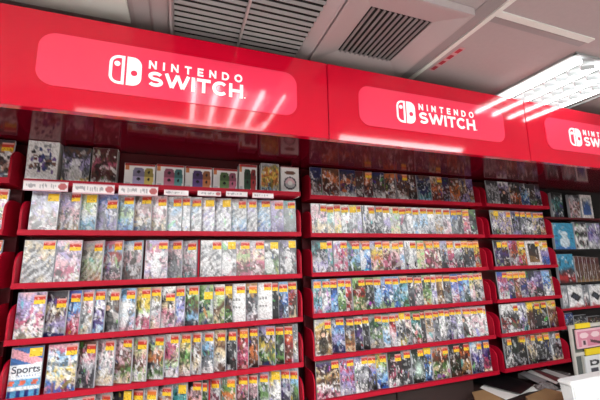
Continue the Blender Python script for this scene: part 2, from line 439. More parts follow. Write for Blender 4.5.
tube_light('bright fluorescent ceiling light with bare tubes and zigzag louvre above the third sign', 1.57, 2.15, .86, 1.30, (1.63, 1.76, 1.895, 2.03))
tube_light('fluorescent ceiling light with five tubes mirrored in the left sign', -.03, .55, .265, .76, (.045, .15, .265, .375, .485))

def batten(label, x0, x1, y, m, hw=.05):
    t = thing('batten_light', label, 'ceiling light', ((x0+x1)/2, y, CEIL), 'batten lights')
    h = (x1-x0)/2
    boxo('housing', -h, h, -hw-.005, hw+.005, -.010, -.0006, MAT['white_metal'], t)
    bm = new(); prism(bm, [(-hw, -.0102)]+[(hw*math.cos(a), -.0102-.022*math.sin(a)) for a in [math.pi*(1-q/10) for q in range(1, 10)]]+[(hw, -.0102)], 'x', -h+.015, h-.015)
    link('diffuser', bm, m, t)
    bm = new()
    for s in (-1, 1): box(bm, s*(h-.007)-.007, s*(h-.007)+.007, -hw-.002, hw+.002, -.036, -.0102)
    link('end_cap', bm, MAT['white_metal'], t)
batten('batten light mirrored as a bright white strip along the middle sign', 1.02, 2.14, .215, MAT['batten'], .07)
batten('batten light mirrored as a pale strip along the left sign', -.58, .50, .195, mat('dim_batten_tube', (1, 1, 1), .4, emit=(1, .97, .95), strength=6))

ROWM = [mat('added_batten_diffuser', (1, 1, 1), .4, emit=(.93, .99, 1), strength=v) for v in (25, 25, 25, 17, 9)]  # row added to brighten the signs, placed out of their reflections
for i, X in enumerate((-1.9, -.72, .46, 1.64, 2.82)):
    batten('added batten light in the unseen row just behind the viewer', X-.56, X+.56, -.2, ROWM[i])
DIFF = {}
for jy in range(3):
    for jx in range(4):
        st = (50, 12, 7)[jy]*(1.0, 1.0, .68, .18)[jx]
        DIFF[(jy, jx)] = mat('panel_light_diffuser', (1, 1, 1), .5, emit=(.93, .99, 1), strength=st)
for jy, Y in enumerate((-1.05, -2.1, -3.2)):  # front row set by the shelf shadow edge; rear rows added for brightness
    for jx, X in enumerate((-1.6, .1, 1.8, 3.4)):
        t = thing('panel_light', 'unseen white panel light in the ceiling behind the viewer', 'ceiling light', (X, Y, CEIL), 'panel lights behind the viewer')
        boxo('housing', -.62, .62, -.17, .17, -.012, -.0006, MAT['white_metal'], t)
        boxo('diffuser', -.59, .59, -.14, .14, -.016, -.0122, DIFF[(jy, jx)], t)

# ------------------------------------------------------------------ racks
PITCH_Z = .21
Z1 = EYE+.1079                                   # underside of the lip of the second shelf
RACKS = {0: (-1.68, -.655, 1.6577), 1: (-.6081, .5968, 1.6577), 2: (.6721, 1.9035, 1.7175), 3: (1.9476, 2.5569, 1.7199)}
RNAME = {0: 'rack cut by the frame', 1: 'left rack', 2: 'middle rack', 3: 'right rack'}
LEANS = {k: math.radians(3) for k in range(4)}
GH, T, OFF = .183, .008, .040                    # case height, thickness, set-back behind the lip
LZ = EYE-.82                                     # top of the cluttered counter
def lip_z(k): return Z1-(k-1)*PITCH_Z

def make_rack(r, label):
    x0, x1, Y = RACKS[r]
    cx = (x0+x1)/2; hx = (x1-x0)/2
    t = thing('display_rack', label, 'display rack', (cx, Y, 0), 'red game racks')
    zb = lip_z(5)-.02; zt = SOF-.001
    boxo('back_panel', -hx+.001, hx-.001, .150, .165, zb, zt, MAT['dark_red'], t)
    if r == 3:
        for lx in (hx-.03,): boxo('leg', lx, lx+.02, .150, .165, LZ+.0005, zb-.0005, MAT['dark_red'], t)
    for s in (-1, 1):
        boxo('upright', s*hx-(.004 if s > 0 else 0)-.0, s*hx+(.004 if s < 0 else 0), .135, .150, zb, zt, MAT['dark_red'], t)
    for k in range(6):
        z = lip_z(k)
        bm = new()
        if r == 1 and k == 0: box(bm, -hx+.0082, hx-.0082, .0062, .149, z+.001, z+.005)
        else:
            LEAN = LEANS[r]
            tz = lambda y: z+.0103-(y-OFF)*math.tan(LEAN)
            prism(bm, [(.0062, tz(.0062)-.0045), (.149, tz(.149)-.0045), (.149, tz(.149)), (.0062, tz(.0062))], 'x', -hx+.0082, hx-.0082)
        tr = link('tray', bm, MAT['red_tray'], t)
        bm = new(); box(bm, -hx, hx, 0, .006, z, z+.0225)
        bmesh.ops.bevel(bm, geom=list(bm.edges), offset=.0016, segments=2, affect='EDGES')
        lp = link('front_lip', bm, MAT['red_tray'], tr)
        for s in (() if (r == 1 and k == 0) else (-1, 1)):
            prof = [(.0062, z+.001), (.0062, z+.095)]+arc(.0062+.06, z+.095, .06, .052, 180, 90, 8)+[(.149, z+.147), (.149, z+.001)]
            bm = new(); a = -hx if s < 0 else hx-.008
            prism(bm, prof, 'x', a, a+.008); link('side_cheek', bm, MAT['red_tray'], tr)
    return t
make_rack(1, 'wide red display rack of six shelves under the first sign, console boxes on top')
make_rack(2, 'wide red display rack of six shelves full of game cases under the middle sign')
make_rack(3, 'narrow red display rack of six shelves beside the accessory wall')
make_rack(0, 'red display rack cut off by the left frame edge')

# dark cabinets carrying the racks
def plinth(label, x0, x1, y0):
    t = thing('base_cabinet', label, 'cabinet', ((x0+x1)/2, y0, 0), 'dark base cabinets')
    h = (x1-x0)/2; zt = lip_z(5)-.021
    boxo('carcass', -h+.002, h-.002, .022, WY1-y0-.002, 0, zt, MAT['dark_wood'], t)
    for s in (-1, 1):
        d = boxo('door', min(s*.004, s*(h-.006)), max(s*.004, s*(h-.006)), .002, .021, .06, zt-.012, MAT['dark_wood'], t, bevel=.002)
        boxo('handle', s*.03-.006, s*.03+.006, -.016, .0018, zt-.20, zt-.08, MAT['slat'], d, bevel=.002)
plinth('dark cabinet under the rack cut by the frame', -1.69, -.632, 1.72)
plinth('dark cabinet under the left rack', -.63, .634, 1.72)
plinth('dark cabinet under the middle rack', .636, 1.765, 1.79)

# ------------------------------------------------------------------ game cases
ORD = ['', 'first', 'second', 'third', 'fourth', 'fifth', 'sixth', 'seventh', 'eighth', 'ninth', 'tenth', 'eleventh', 'twelfth', 'thirteenth',
       'fourteenth', 'fifteenth', 'sixteenth', 'seventeenth', 'eighteenth', 'nineteenth', 'twentieth', 'twenty-first', 'twenty-second',
       'twenty-third', 'twenty-fourth', 'twenty-fifth', 'twenty-sixth']
SHELF = ['top', 'second', 'third', 'fourth', 'fifth', 'bottom']

def colour_words(desc):
    n = {}
    for i, c in enumerate(desc): n[CNAME[c]] = n.get(CNAME[c], 0)+1+(.01*(len(desc)-i))
    s = sorted(n, key=lambda k: -n[k])[:2]
    return ' and '.join(s)

_body = {}
def case_body(w, h, t):
    key = (round(w, 3), round(h, 3), round(t, 4))
    if key not in _body:
        bm = new(); box(bm, -key[0]/2, key[0]/2, 0, key[2], 0, key[1])
        bmesh.ops.bevel(bm, geom=list(bm.edges), offset=.0014, segments=1, affect='EDGES')
        bmesh.ops.recalc_face_normals(bm, faces=bm.faces)
        me = bpy.data.meshes.new('case_shell'); bm.to_mesh(me); bm.free(); me.materials.append(MAT['case']); _body[key] = me
    return _body[key]

SEED = [100]
def game_case(r, k, xr, zb, w, yaw, desc, stick, style, label, group, h=GH):
    """case whose right lower front corner stands at xr on shelf k of rack r"""
    LEAN = LEANS[r]; Y = RACKS[r][2]; SEED[0] += 1; sd = SEED[0]
    o = thing('game_case', label, 'game case', (0, 0, 0), group)
    # local frame: x right, y into the rack, z up along the leaning case; origin at the lower right front corner
    R = Matrix.Translation((xr, Y+OFF, zb)) @ Matrix.Rotation(-LEAN, 4, 'X') @ Matrix.Rotation(-yaw, 4, 'Z') @ Matrix.Translation((-w/2, 0, 0))
    o.matrix_world = R
    link('case_shell', case_body(w, h, T), None, o)
    m = .0019
    nx = max(12, int(w/.0044)); ny = 42
    img = art(desc, sd, style, nx, ny)
    if r == 3 or (r == 2 and k == 5): img = img**1.22               # dimmer light on these shelves put into the cover colours
    if r == 1 and k in (1, 2): img = img*.84+.09                   # glare haze mixed into the cover colours of the upper shelves
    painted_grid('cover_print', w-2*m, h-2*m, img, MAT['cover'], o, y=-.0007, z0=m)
    if stick != 'N':
        rs = random.Random(sd); sw = .036+.007*rs.random(); sh = .033+.006*rs.random()
        if stick == 'Y': sh *= .95
        drop = .004+.010*rs.random()+(.02 if style == 'd' else 0)
        painted_grid('price_sticker', sw, sh, sticker_img(stick, sd), MAT['sticker'], o, y=-.0016, z0=h-drop-sh, x0=w/2-sw-.004)
    return o

def place_row(r, k, xs, ys, items):
    """items: 'right edge px : colours : sticker : style'; read off along the shelf at pixel row ys (left) .. (right)"""
    x0, x1, Y = RACKS[r]; zb = lip_z(k)+.0108
    LEAN = LEANS[r]
    it = [i.split(':') for i in items.split()]
    end = float(it[-1][0])
    def X(px):
        f = (px-xs)/max(1, end-xs); yy = ys[0]+(ys[1]-ys[0])*f
        return at_y(px, yy, Y+OFF+.09*math.sin(LEAN)).x
    lo, hi = x0+.0105, x1-.0135
    edges = [max(lo, X(xs))]+[min(hi, X(float(i[0]))) for i in it]
    vis = [b-a for a, b in zip(edges[:-1], edges[1:])]
    n = len(it); WID = .105; yaws = [0.0]*n; narrow = [v < .085 for v in vis]
    narrow[0] = False
    i = 0
    while i < n:
        if not narrow[i]: i += 1; continue
        j = i
        while j < n and narrow[j]: j += 1
        mv = max(.018, min(vis[i:j])); a = math.asin(min(.52, (T+.0036)/mv))
        for q in range(i, j): yaws[q] = a
        i = j
    for i in range(n):
        desc = it[i][1]; st = it[i][2] if len(it[i]) > 2 else 'R'; sty = it[i][3] if len(it[i]) > 3 else 'm'
        if desc == '-': continue                       # a gap on the shelf
        xr = edges[i+1]-.0006
        w = vis[i]-.0016
        if narrow[i]:
            if i+1 < n and not narrow[i+1]: xr -= T*math.sin(yaws[i])
            w = min(WID, (xr-lo-T*math.sin(yaws[i]))/math.cos(yaws[i]))
        if len(it[i]) > 4: lab = it[i][4].replace('_', ' ')
        else:
            num = sum(1 for q in range(i+1) if it[q][1] != '-')
            lab = '%s game case, %s from left on %s shelf of %s' % (colour_words(desc), ORD[num], SHELF[k], RNAME[r])
        game_case(r, k, xr, zb, w, yaws[i], desc, st, sty, lab, 'game cases on the %s shelf of the %s' % (SHELF[k], RNAME[r]))

# left rack
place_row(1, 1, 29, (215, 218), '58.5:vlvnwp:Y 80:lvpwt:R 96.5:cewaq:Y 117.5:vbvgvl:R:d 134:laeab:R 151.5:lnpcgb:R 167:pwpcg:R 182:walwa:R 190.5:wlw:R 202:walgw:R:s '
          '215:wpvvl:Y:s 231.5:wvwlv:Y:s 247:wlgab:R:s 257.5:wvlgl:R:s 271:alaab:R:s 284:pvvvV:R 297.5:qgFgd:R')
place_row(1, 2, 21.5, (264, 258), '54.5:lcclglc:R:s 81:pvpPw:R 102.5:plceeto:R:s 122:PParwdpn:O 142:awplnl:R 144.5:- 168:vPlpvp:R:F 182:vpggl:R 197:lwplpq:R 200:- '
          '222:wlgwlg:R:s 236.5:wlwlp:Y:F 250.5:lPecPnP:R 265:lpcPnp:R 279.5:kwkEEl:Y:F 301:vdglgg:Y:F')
place_row(1, 3, 14.5, (318, 300), '45:pvvPwc:R 66.5:dmVcnvwB:R:d 80.5:VbabpPr:R 93:vpwlcl:R 105:avwvVad:R 119.5:lcngwdl:R:f 135.5:aawwapp:R:F 150.5:pyyewPw:R 161:cywlpc:R '
          '175.5:wkcPpw:R:d 185:cvbvp:R 199:leEnadd:R 213.5:eEEBeg:Y:d 225:wcencE:R 233:nYdnEF:Y 246:wwwwww:R:t 258:tdgdlp:O 272.5:wwwww:R:t 279:ndkdk:R 288.5:aabBl:R:f 301:Enrndc:R')
place_row(1, 4, 6.5, (374, 343), '42:abpwwqob:Y:S:white_and_blue_Sports_game_case,_first_on_fifth_shelf_of_left_rack 46:- 77:PpawycbP:R 95.5:nnPpldgd:R 114:lpwlcw:R 132:lpnpnEc:R 147:lecpnew:R '
          '164:lgeogEw:R 179:wpPevw:R 191:lycEcp:R 201.5:wlncl:R 214:lladgw:R 226:ctncwn:R 237:dgddkd:R 248.5:orPPr:O 258.5:ndnkonk:R 275.5:vvdyEB:R 284.5:kEdEk:R 293.5:nrornr:R 302:lgclg:N')
place_row(1, 5, 4, (412, 390), '36:lgdl:R 66:gld:R 95:lgd:R 111:lpwlw:R 132:kdyk:Y 143.6:ddkg:R 157:lwowd:O 172:klorn:R 187:lqqqFd:Y 202:kpoE:R 208:kEkd:R 211:- 220:lklP:R 236:lEoqa:O '
          '248.5:nPnPp:R 258:npkl:R 269:vlEld:R 281:lywlk:Y 290.5:vlVdg:R 301:laEky:R')
# middle rack
place_row(2, 0, 310, (182, 192), '322:BBdnlw:N 339.5:noonmw:N 356:BdoBlw:N 364:mndmw:N 373:nommw:O 385:Bdndww:N 396:nodnnw:N 408.5:oBnnww:O 417:nmnkd:N 431:nBkBqa:N 443:tnomr:O 450:kBmkv:N '
          '460:nnool:N 467:BtnvB:N 480:vVntl:N')  # header shadow and lit lower band are put into these cover colours
place_row(2, 1, 311, (219, 222), '327.5:wppgcw:R 334.5:weqcc:R 341.5:wcpye:R 349.5:wewwFw:R 357.5:ylldp:Y 362.5:wlvd:R 375.5:wwldl:R 383.5:lggdd:R 390.5:cwvlw:R 400:celcc:R 407:cldgl:R 413:lwlw:R '
          '420:wgaw:R 428:walw:R 435:cwlg:R 443:cltl:R 451:wlpw:R 458:dbggd:O 463:gddg:R 470:yPpPw:O 478:Edkdw:N')
place_row(2, 2, 312, (258, 254), '328:dqdlvw:Y 333.5:pvqgp:R 348:wvPlPl:R 360.5:rqgaEd:R 371:oabBb:R:F 383:vlyopE:R 391:PcnPn:O 400:gcpmn:O 405:cpal:R 417:wwlgkw:R:F 425:eccep:O 434:oePnP:O '
          '441:rcPnp:O 448:vldd:N 454.5:ocPdP:O 462.5:lwgdP:R 469:ynddd:O 474.5:ogddl:O 482:oyrdo:O')
place_row(2, 3, 313, (298, 288), '322:bapqaP:O 331:aqlwvq:R 338:oBbaa:R 346:abeEd:R 352.5:lPrnrd:R 366:eEnrEcE:R 374.5:EdgdkdE:R 382:ebaaE:R 393.5:avbaBe:R 400:aaqb:R 408.5:cqaqE:R 414.5:ddgdd:R '
          '423:kpdwk:R 432:edEeo:R 437:wvw:R 444:gtntn:R 451.5:ngngF:R 459:bbvwP:R 464:Vbag:R 470:aagF:R 475:ecpl:R 481:gcdg:R 488:olglr:R')
place_row(2, 4, 314.5, (338, 322), '332:lyctnctw:R:f 345:gbavBd:R 355:dBgntoc:R 363:wkVdk:R 370:gkgdk:R 383:lFgElc:R 390:eqlaw:R 396.5:lrrplw:R 400:vlkw:R 406:ywdly:Y 412:cpnl:R 421.5:EFqwFr:R '
          '426:nddn:R 434:cltlp:R 440:gdgl:R 446:gwwl:R 451:dlBd:R 457:dvgd:R 463:lwgv:R 472:lpwwnw:R:f 479:pwplw:R 485:lwpw:R 491.5:lwwpw:R')
place_row(2, 5, 316, (386, 356), '340:gVnctnwPp:R 355:aPvPvl:R 369:vwglkw:R 377:olvdk:R 388:qyelabB:R 402.5:kmdPkw:R 412:ldkgd:R 425:kFglFk:O:g 432.5:YbBaB:Y 449.5:lonEcd:R 461:kdnFn:R 471:kontk:R 483:awvVlB:O 495:bvVBPc:O')
# right rack
place_row(3, 0, 487, (194, 198), '499:ddlglw:N 509.5:wvmkmw:N:f 521:kknodo:N 529:dgabg:N 536:dngE:N 546:nBvgdp:N')
place_row(3, 1, 491.5, (224, 226), '500:lyvwdg:Y 512:cvcvcv:O 521:vdgv:O 527:Vgld:O 533:dlwg:O 540:gvcd:O 549.5:vdncr:R')
place_row(3, 2, 495, (257, 254), '503:gdVBVe:Y 509.5:cnVdn:O 519:vPronlPl:N 526.5:yoyron:O 541:wkdnntkw:O:q 552.5:ycvvbl:O')
place_row(3, 3, 498, (287, 283), '508.5:vbPvPlw:R 514.5:yBlVB:O 520.5:crntr:O 527.5:ypBVl:O 536:kBvPdk:N 543:dvVkm:N 551:vabglw:N 559:nEtcl:N')
place_row(3, 4, 501, (320, 313), '519.5:wwgkrgw:R 527.5:vwlvkw:N 534:yynmn:Y 541:ydkkd:R 548:ykkdk:R 562:ycntnm:O')
place_row(3, 5, 504.5, (352, 342), '513:gdkkwk:O 519.5:kFdlk:N 527:ydkkd:O 536.5:rlcdk:O 544:ogkdk:O 550.5:yBBkd:O 565:dllkgc:O')
# rack cut by the left frame edge: its last cases
for k, descs in enumerate((('kdow', 'dogww'), ('cwlp', 'cowpe'), ('lgd', 'opvl'), ('dgP', 'pvP'), ('bql', 'bvl'), ('kd', 'ld'))):
    x1 = RACKS[0][1]-.012
    for q, d in enumerate(descs[::-1]):
        game_case(0, k, x1-q*.112, lip_z(k)+.0108, .108, 0, d*2, 'R', 'm',
                  '%s game case, %s shelf of edge rack, %s' % (colour_words(d), SHELF[k], ('beside its cheek', 'second from its cheek')[q]),
                  'game cases of the rack at the photo edge')

# lettering on the sports game
for o in list(COL.objects):
    if o.get('label', '').startswith('white and blue Sports'):
        w = max(c.dimensions.x for c in o.children)
        cu = bpy.data.curves.new('title_lettering', 'FONT'); cu.body = 'Sports'; cu.size = .036; cu.align_x = 'CENTER'; cu.offset = .0007
        cu.materials.append(mat('title_ink', rgb(84, 84, 96), .5))
        tmp = bpy.data.objects.new('title_lettering', cu); COL.objects.link(tmp)
        me = bpy.data.meshes.new_from_object(tmp.evaluated_get(bpy.context.evaluated_depsgraph_get()))
        bpy.data.objects.remove(tmp); tx = link('title_lettering', me, None, o)
        tx.location = (.002, -.0020, .088); tx.rotation_euler = (math.pi/2, 0, 0)

# ------------------------------------------------------------------ boxes standing on the left rack's top shelf
def px_box(name, label, cat, px, pyt, pyb, Y, depth, img_fn, group=None, zfix=None, mside=MAT['white_plastic'], rot=0):
    """an upright carton whose front spans px[0]..px[1] at depth Y"""
    ym = (pyt+pyb)/2
    a = at_y(px[0], ym, Y); b = at_y(px[1], ym, Y); c = (px[0]+px[1])/2
    zt = at_y(c, pyt, Y).z; zb = at_y(c, pyb, Y).z if zfix is None else zfix
    w = b.x-a.x; h = zt-zb
    o = thing(name, label, cat, ((a.x+b.x)/2, Y, zb), group); o.rotation_euler = (0, 0, rot)
    bm = new(); box(bm, -w/2, w/2, 0, depth, 0, h)
    bmesh.ops.bevel(bm, geom=list(bm.edges), offset=.0015, segments=1, affect='EDGES'); link('carton', bm, mside, o)
    painted_grid('front_print', w-.003, h-.003, img_fn(w, h), MAT['matte_print'], o, y=-.0007, z0=.0015)
    return o, w, h
TOPZ = lip_z(0)+.0055
Y1 = RACKS[1][2]
def afn(desc, seed, style='m', nx=26, ny=30, busy=1.0): return lambda w, h: art(desc, seed, style, nx, ny, busy)
def white_figures(w, h):
    im = art('wwww', 5, 't', 30, 34, .4)
    rs = np.random.RandomState(9); V, U = np.meshgrid(np.linspace(0, 1, 34), np.linspace(0, 1, 30), indexing='ij')
    for _ in range(46):
        cu, cv = .15+.75*rs.rand(), .08+.62*rs.rand(); c = PALL['BdnVmgk'[rs.randint(7)]]
        k = (((U-cu)/(.03+.05*rs.rand()))**2+((V-cv)/(.02+.04*rs.rand()))**2 < 1)[..., None]; im = np.where(k, c, im)
    for u in (.15, .4, .62): im[29:31, int(u*30):int(u*30)+2] = PALL['g']
    return im
px_box('console_box', 'tall white carton printed with small dark figures, standing first on top shelf', 'box', (26, 58), 141, 186, Y1+.055, .07, white_figures, zfix=TOPZ)
px_box('console_box', 'dark grey clear-wrapped carton beside the tall white carton on top shelf', 'box', (61.5, 90), 147, 186, Y1+.065, .05, afn('dndvggdlyw', 12, 'F'), zfix=TOPZ, mside=MAT['glass_grey'])
px_box('console_box', 'brown carton with white lower band, before the first controller box', 'box', (91.5, 117), 148, 187, Y1+.065, .05, afn('nmnPnmnww', 13), zfix=TOPZ)

def controllers(cl, cr, seed):
    def fn(w, h):
        im = np.ones((30, 40, 3))*PALL['w']; im[:3] = PALL['r']*.8
        V, U = np.meshgrid(np.linspace(0, 1, 30), np.linspace(0, 1, 40), indexing='ij')
        im[3:8, 1:6] = PALL['o']; im[22:27, 2:8] = PALL['l']
        def pad(cu, hw, col):
            k = (np.abs((U-cu)/hw)**4+np.abs((V-.55)/.4)**4 < 1); im[k] = PALL[col]
            k2 = k & (V < .5); im[k2] = PALL[col]*.45
            for v in (.32, .6):
                kk = ((U-cu)/(hw*.3))**2+((V-v)/.06)**2 < 1; im[kk] = PALL['k']
        pad(.46, .19, cl); pad(.80, .15, cr)
        return im
    return fn
CB = [((124, 155), 163.5, 'B', 'y', 'controller box showing a navy and a yellow grip'),
      ((156, 184), 164.5, 'P', 'q', 'controller box showing a pink and a teal grip'),
      ((185, 212), 166.5, 'V', 'o', 'controller box showing a purple and an orange grip'),
      ((213, 237.5), 168.5, 'E', 'P', 'controller box showing a green and a magenta grip')]
for i, (px, yt, cl, cr, lb) in enumerate(CB):
    px_box('controller_box', 'white '+lb+' on the top shelf', 'box', px, yt, 190, Y1+.05, .05, controllers({'P': 'P', 'B': 'v'}.get(cl, cl), cr, i), 'controller boxes on the top shelf', zfix=TOPZ)
px_box('console_box', 'white carton with a dark blue and red handheld console, after the controller boxes', 'box', (239, 257), 164.5, 192, Y1+.05, .06, controllers('F', 'r', 9), zfix=TOPZ)
px_box('accessory_box', 'orange and grey carton next to the handheld console carton on top shelf', 'box', (261, 279), 163.5, 194, Y1+.06, .05, afn('lgyoyoyadl', 33), zfix=TOPZ)
def ball_box(w, h):
    im = np.ones((34, 24, 3))*PALL['w']; V, U = np.meshgrid(np.linspace(0, 1, 34), np.linspace(0, 1, 24), indexing='ij')
    r = ((U-.5)/.36)**2+((V-.55)/.22)**2
    im[(r < 1)] = PALL['d']; im[(r < .62) & (V < .55)] = PALL['p']; im[(r < .62) & (V >= .55)] = PALL['l']
    im[((U-.5)/.13)**2+((V-.55)/.08)**2 < 1] = PALL['w']
    im[((U-.5)/.3)**2+((V-.2)/.07)**2 < 1] = PALL['n']; im[29:31, 4:20:3] = PALL['g']; im[0] = PALL['r']
    return im
px_box('accessory_box', 'white carton with a round ball picture at the end of top shelf', 'box', (281, 299), 167, 196, Y1+.06, .05, ball_box, zfix=TOPZ)

# white label strips on the lip of the top shelf
def label_img(n, dot=True):
    rs = np.random.RandomState(n); ny, nx = 11, 44
    im = np.ones((ny, nx, 3))*np.array(rgb(236, 226, 226)); im[0] = im[-1] = PALL['P']*.9
    for j in range(3, nx-12, 1):
        if rs.rand() < .6: im[rs.randint(3, 5):rs.randint(6, 9), j] = rgb(168, 160, 164)
    if dot:
        V, U = np.meshgrid(np.arange(ny), np.arange(nx), indexing='ij'); im[(((V-5)/4)**2+((U-38)/4.2)**2 < 1)] = PALL['r']*.9+.08
    return im
STRIPS = [((23, 68), 181, 191, 'under the tall white carton'), ((72.5, 114.5), 184, 193.8, 'under the brown carton'), ((118.5, 158), 186, 195.5, 'under the navy and yellow controller box'),
          ((164, 188.5), 190, 195.5, 'under the pink and teal controller box'), ((197.5, 221), 191, 196, 'under the purple and orange controller box'),
          ((226, 247.5), 191.5, 196.5, 'under the green and magenta controller box'), ((252.5, 273.5), 193, 198, 'under the handheld console carton')]
for i, ((xa, xb), ya, yb, where) in enumerate(STRIPS):
    Yf = Y1-.006
    a = at_y(xa, (ya+yb)/2, Yf); b = at_y(xb, (ya+yb)/2, Yf); zt = at_y((xa+xb)/2, ya, Yf).z; zb = at_y((xa+xb)/2, yb, Yf).z
    w, h = b.x-a.x, zt-zb
    o = thing('shelf_label', 'white shelf label strip with pink edges '+where, 'label', ((a.x+b.x)/2, Yf, zb), 'label strips of the top shelf')
    boxo('holder', -w/2, w/2, 0, .0055, 0, h, MAT['pink'], o)
    painted_grid('label_print', w-.002, h-.002, label_img(i, i < 3 or i == 4), MAT['matte_print'], o, y=-.0006, z0=.001)

# red dividers standing among the cases
for k, px, py, where in ((2, 198.5, 262, 'third'), (5, 209.5, 392, 'bottom')):
    p = at_y(px, py, Y1+.03)
    bm = new(); prism(bm, [(0, 0), (.05, 0), (.07, .19), (.025, .19)], 'x', -.0025, .0025)
    o = link('shelf_divider', bm, MAT['red_tray']); o.location = (p.x, Y1+.008, lip_z(k)+.0055)
    tag(o, 'thin red divider standing between game cases on %s shelf of left rack' % where, 'divider', 'red shelf dividers')

# ------------------------------------------------------------------ accessory wall right of the racks
YA = 1.80
ax0 = 2.60; ax1 = 3.55
t = thing('accessory_rack', 'dark red accessory rack with hanging packs right of the game racks', 'display rack', ((ax0+ax1)/2, YA, 0))
hw = (ax1-ax0)/2
boxo('back_panel', -hw, hw, .12, .135, LZ+.0005, SOF-.002, MAT['dark_gap'], t)
ASH = []
def ashelf(py, m, lip=.014, lipm=None):
    z = at_y(585, py, YA).z
    s = boxo('shelf', -hw, hw, .0062, .119, z-.005, z, m, t)
    boxo('front_lip', -hw, hw, 0, .006, z-.006, z-.006+lip, lipm or m, s); ASH.append(z); return z
zA = ashelf(219, MAT['dark_red']); zB = ashelf(250, MAT['dark_gap']); zC = ashelf(283, MAT['dark_gap']); zD = ashelf(308, MAT['red_tray']); zE = ashelf(330, MAT['dark_gap'])

def pack(label, px, pyt, desc, style, z, seed, dy=.02, depth=.02, cat='accessory pack', name='accessory_pack', busy=1.0):
    o, w, h = px_box(name, label, cat, px, pyt, pyt+26, YA+dy, depth, afn(desc, seed, style, 18, 22, busy), 'accessory packs right of the racks', zfix=z+.0006, mside=MAT['case'])
    return o
pack('dark teal accessory pack on the upper accessory shelf beside the right rack', (552, 563), 193, 'kdqFBk', 'm', zA, 501)
pack('pinkish grey accessory pack beside the one with the blue picture', (569.5, 580), 195, 'dlpnpl', 'm', zA, 502)
pack('white accessory pack with a blue picture on the upper accessory shelf', (581, 592.5), 195, 'wwbbbw', 'q', zA, 503, busy=.6)
pack('light blue accessory pack with pale shapes, on the second accessory shelf', (554, 574), 223, 'uuuuub', 'F', zB, 504, busy=.2)
pack('black and white accessory pack beside the light blue pack', (575, 587), 222, 'dwkwkw', 'm', zB, 505, busy=.6)
pack('pale accessory pack with a purple figure, on the second accessory shelf', (588, 601), 223, 'gvVvlw', 'm', zB, 506)
pack('light blue and red accessory pack, below the big light blue pack', (558, 574), 254, 'uuudrm', 'm', zC, 507, busy=.5)
for i in range(6):
    x = 575.5+i*4.1
    pack('brown thin accessory pack in the row under the black and white pack, %s along' % ORD[i+1], (x, x+3.9), 256+i*.3, 'nmnnnnt', 'm', zC, 520+i, busy=.2)
pack('pale grey thin pack at the start of the white accessory packs', (562.5, 567.5), 285, 'lgwlg', 'm', zD, 508, busy=.4)
pack('white accessory pack with a black device, nearest the right rack', (568.5, 583), 284.5, 'lwwlwwr', 'D', zD, 509)
pack('grey thin pack between the two white device packs', (583.7, 589), 285, 'ggwgr', 'm', zD, 510, busy=.4)
pack('white accessory pack with a black device, farther from the right rack', (589.7, 602), 284, 'lwwlwwr', 'D', zD, 511)
pack('blue dark accessory pack under the white device packs', (563.5, 574), 313, 'Bbdgk', 'm', zE, 512)
pack('grey and yellow accessory pack under the white device packs', (575, 588), 315, 'kdgyt', 'm', zE, 513)
pack('dark grey accessory pack at the end of the lowest accessory shelf', (589, 602), 316, 'kndgl', 'm', zE, 514)

# ------------------------------------------------------------------ ledge and clutter low on the right
t = thing('sales_counter', 'dark low counter under the right rack, cluttered with papers', 'counter', (2.75, 1.62, 0))
boxo('worktop', -.98, .90, -.40, .352, LZ-.03, LZ, MAT['dark_wood'], t, bevel=.003)
boxo('counter_body', -.96, .88, -.36, .350, 0, LZ-.031, MAT['dark_wood'], t)

def flat(name, label, cat, pts, z0, th, m, group=None):
    """a flat thing lying on the ledge: outline corners from the photo put on height z0"""
    w = [at_z(x, y, z0) for x, y in pts]; c = sum(w, Vector())/len(w)
    bm = new(); prism(bm, [(p.x-c.x, p.y-c.y) for p in w], 'z', 0, th)
    bmesh.ops.recalc_face_normals(bm, faces=bm.faces)
    bmesh.ops.bevel(bm, geom=list(bm.edges), offset=min(.002, th*.3), segments=1, affect='EDGES')
    o = link(name, bm, m); o.location = (c.x, c.y, z0); return tag(o, label, cat, group)

flat('cardboard_carton', 'flat brown cardboard carton lying on the counter beside the white tub', 'box', [(526, 402), (546, 393.5), (566, 398), (568, 412), (533, 412)], LZ, .03, MAT['card'])
flat('cardboard_sheet', 'tan cardboard sheet under the papers at the counter end', 'cardboard', [(472, 393), (486, 390), (508, 403), (478, 408)], LZ, .006, MAT['card'])
flat('paper_sheet', 'large white paper sticking out under the black folder', 'paper', [(480, 388), (490, 380), (540, 388), (506, 400)], LZ+.0065, .003, MAT['paper'])
flat('paper_sheet', 'white paper to the right of the black folder', 'paper', [(525, 393), (520, 387), (545, 384), (550, 389)], LZ+.0005, .005, MAT['paper'])
flat('folder', 'black folder lying on white papers below the middle rack', 'folder', [(471, 381), (498, 372.5), (534, 385), (521, 394)], LZ+.022, .002, MAT['black'])
flat('paper_sheet', 'crumpled white paper beside the white tub', 'paper', [(556, 391), (561, 387), (570, 387), (567, 393)], LZ+.0005, .004, MAT['paper'])
LEAF = [('grey', (132, 128, 130), [(519, 374), (524, 371), (548, 380), (541, 385)], 'lying deepest under the right rack'),
        ('white', (206, 202, 200), [(527, 372), (531, 370), (560, 382), (556, 384)], 'slanting toward the crumpled wrap'),
        ('dark red', (96, 44, 48), [(534, 371), (537, 370), (566, 381), (562, 384)], 'beside the slanting white one'),
        ('pale grey', (176, 172, 172), [(541, 371), (546, 369), (570, 377), (566, 380)], 'nearest the white bin')]
for q, (cn, cc, pts, wh) in enumerate(LEAF):
    flat('leaflet', '%s leaflet %s' % (cn, wh), 'leaflet', pts, LZ+.032+.004*q, .0016, mat('leaflet_'+cn.replace(' ', '_'), rgb(*cc), .5), 'leaflets under the right rack')
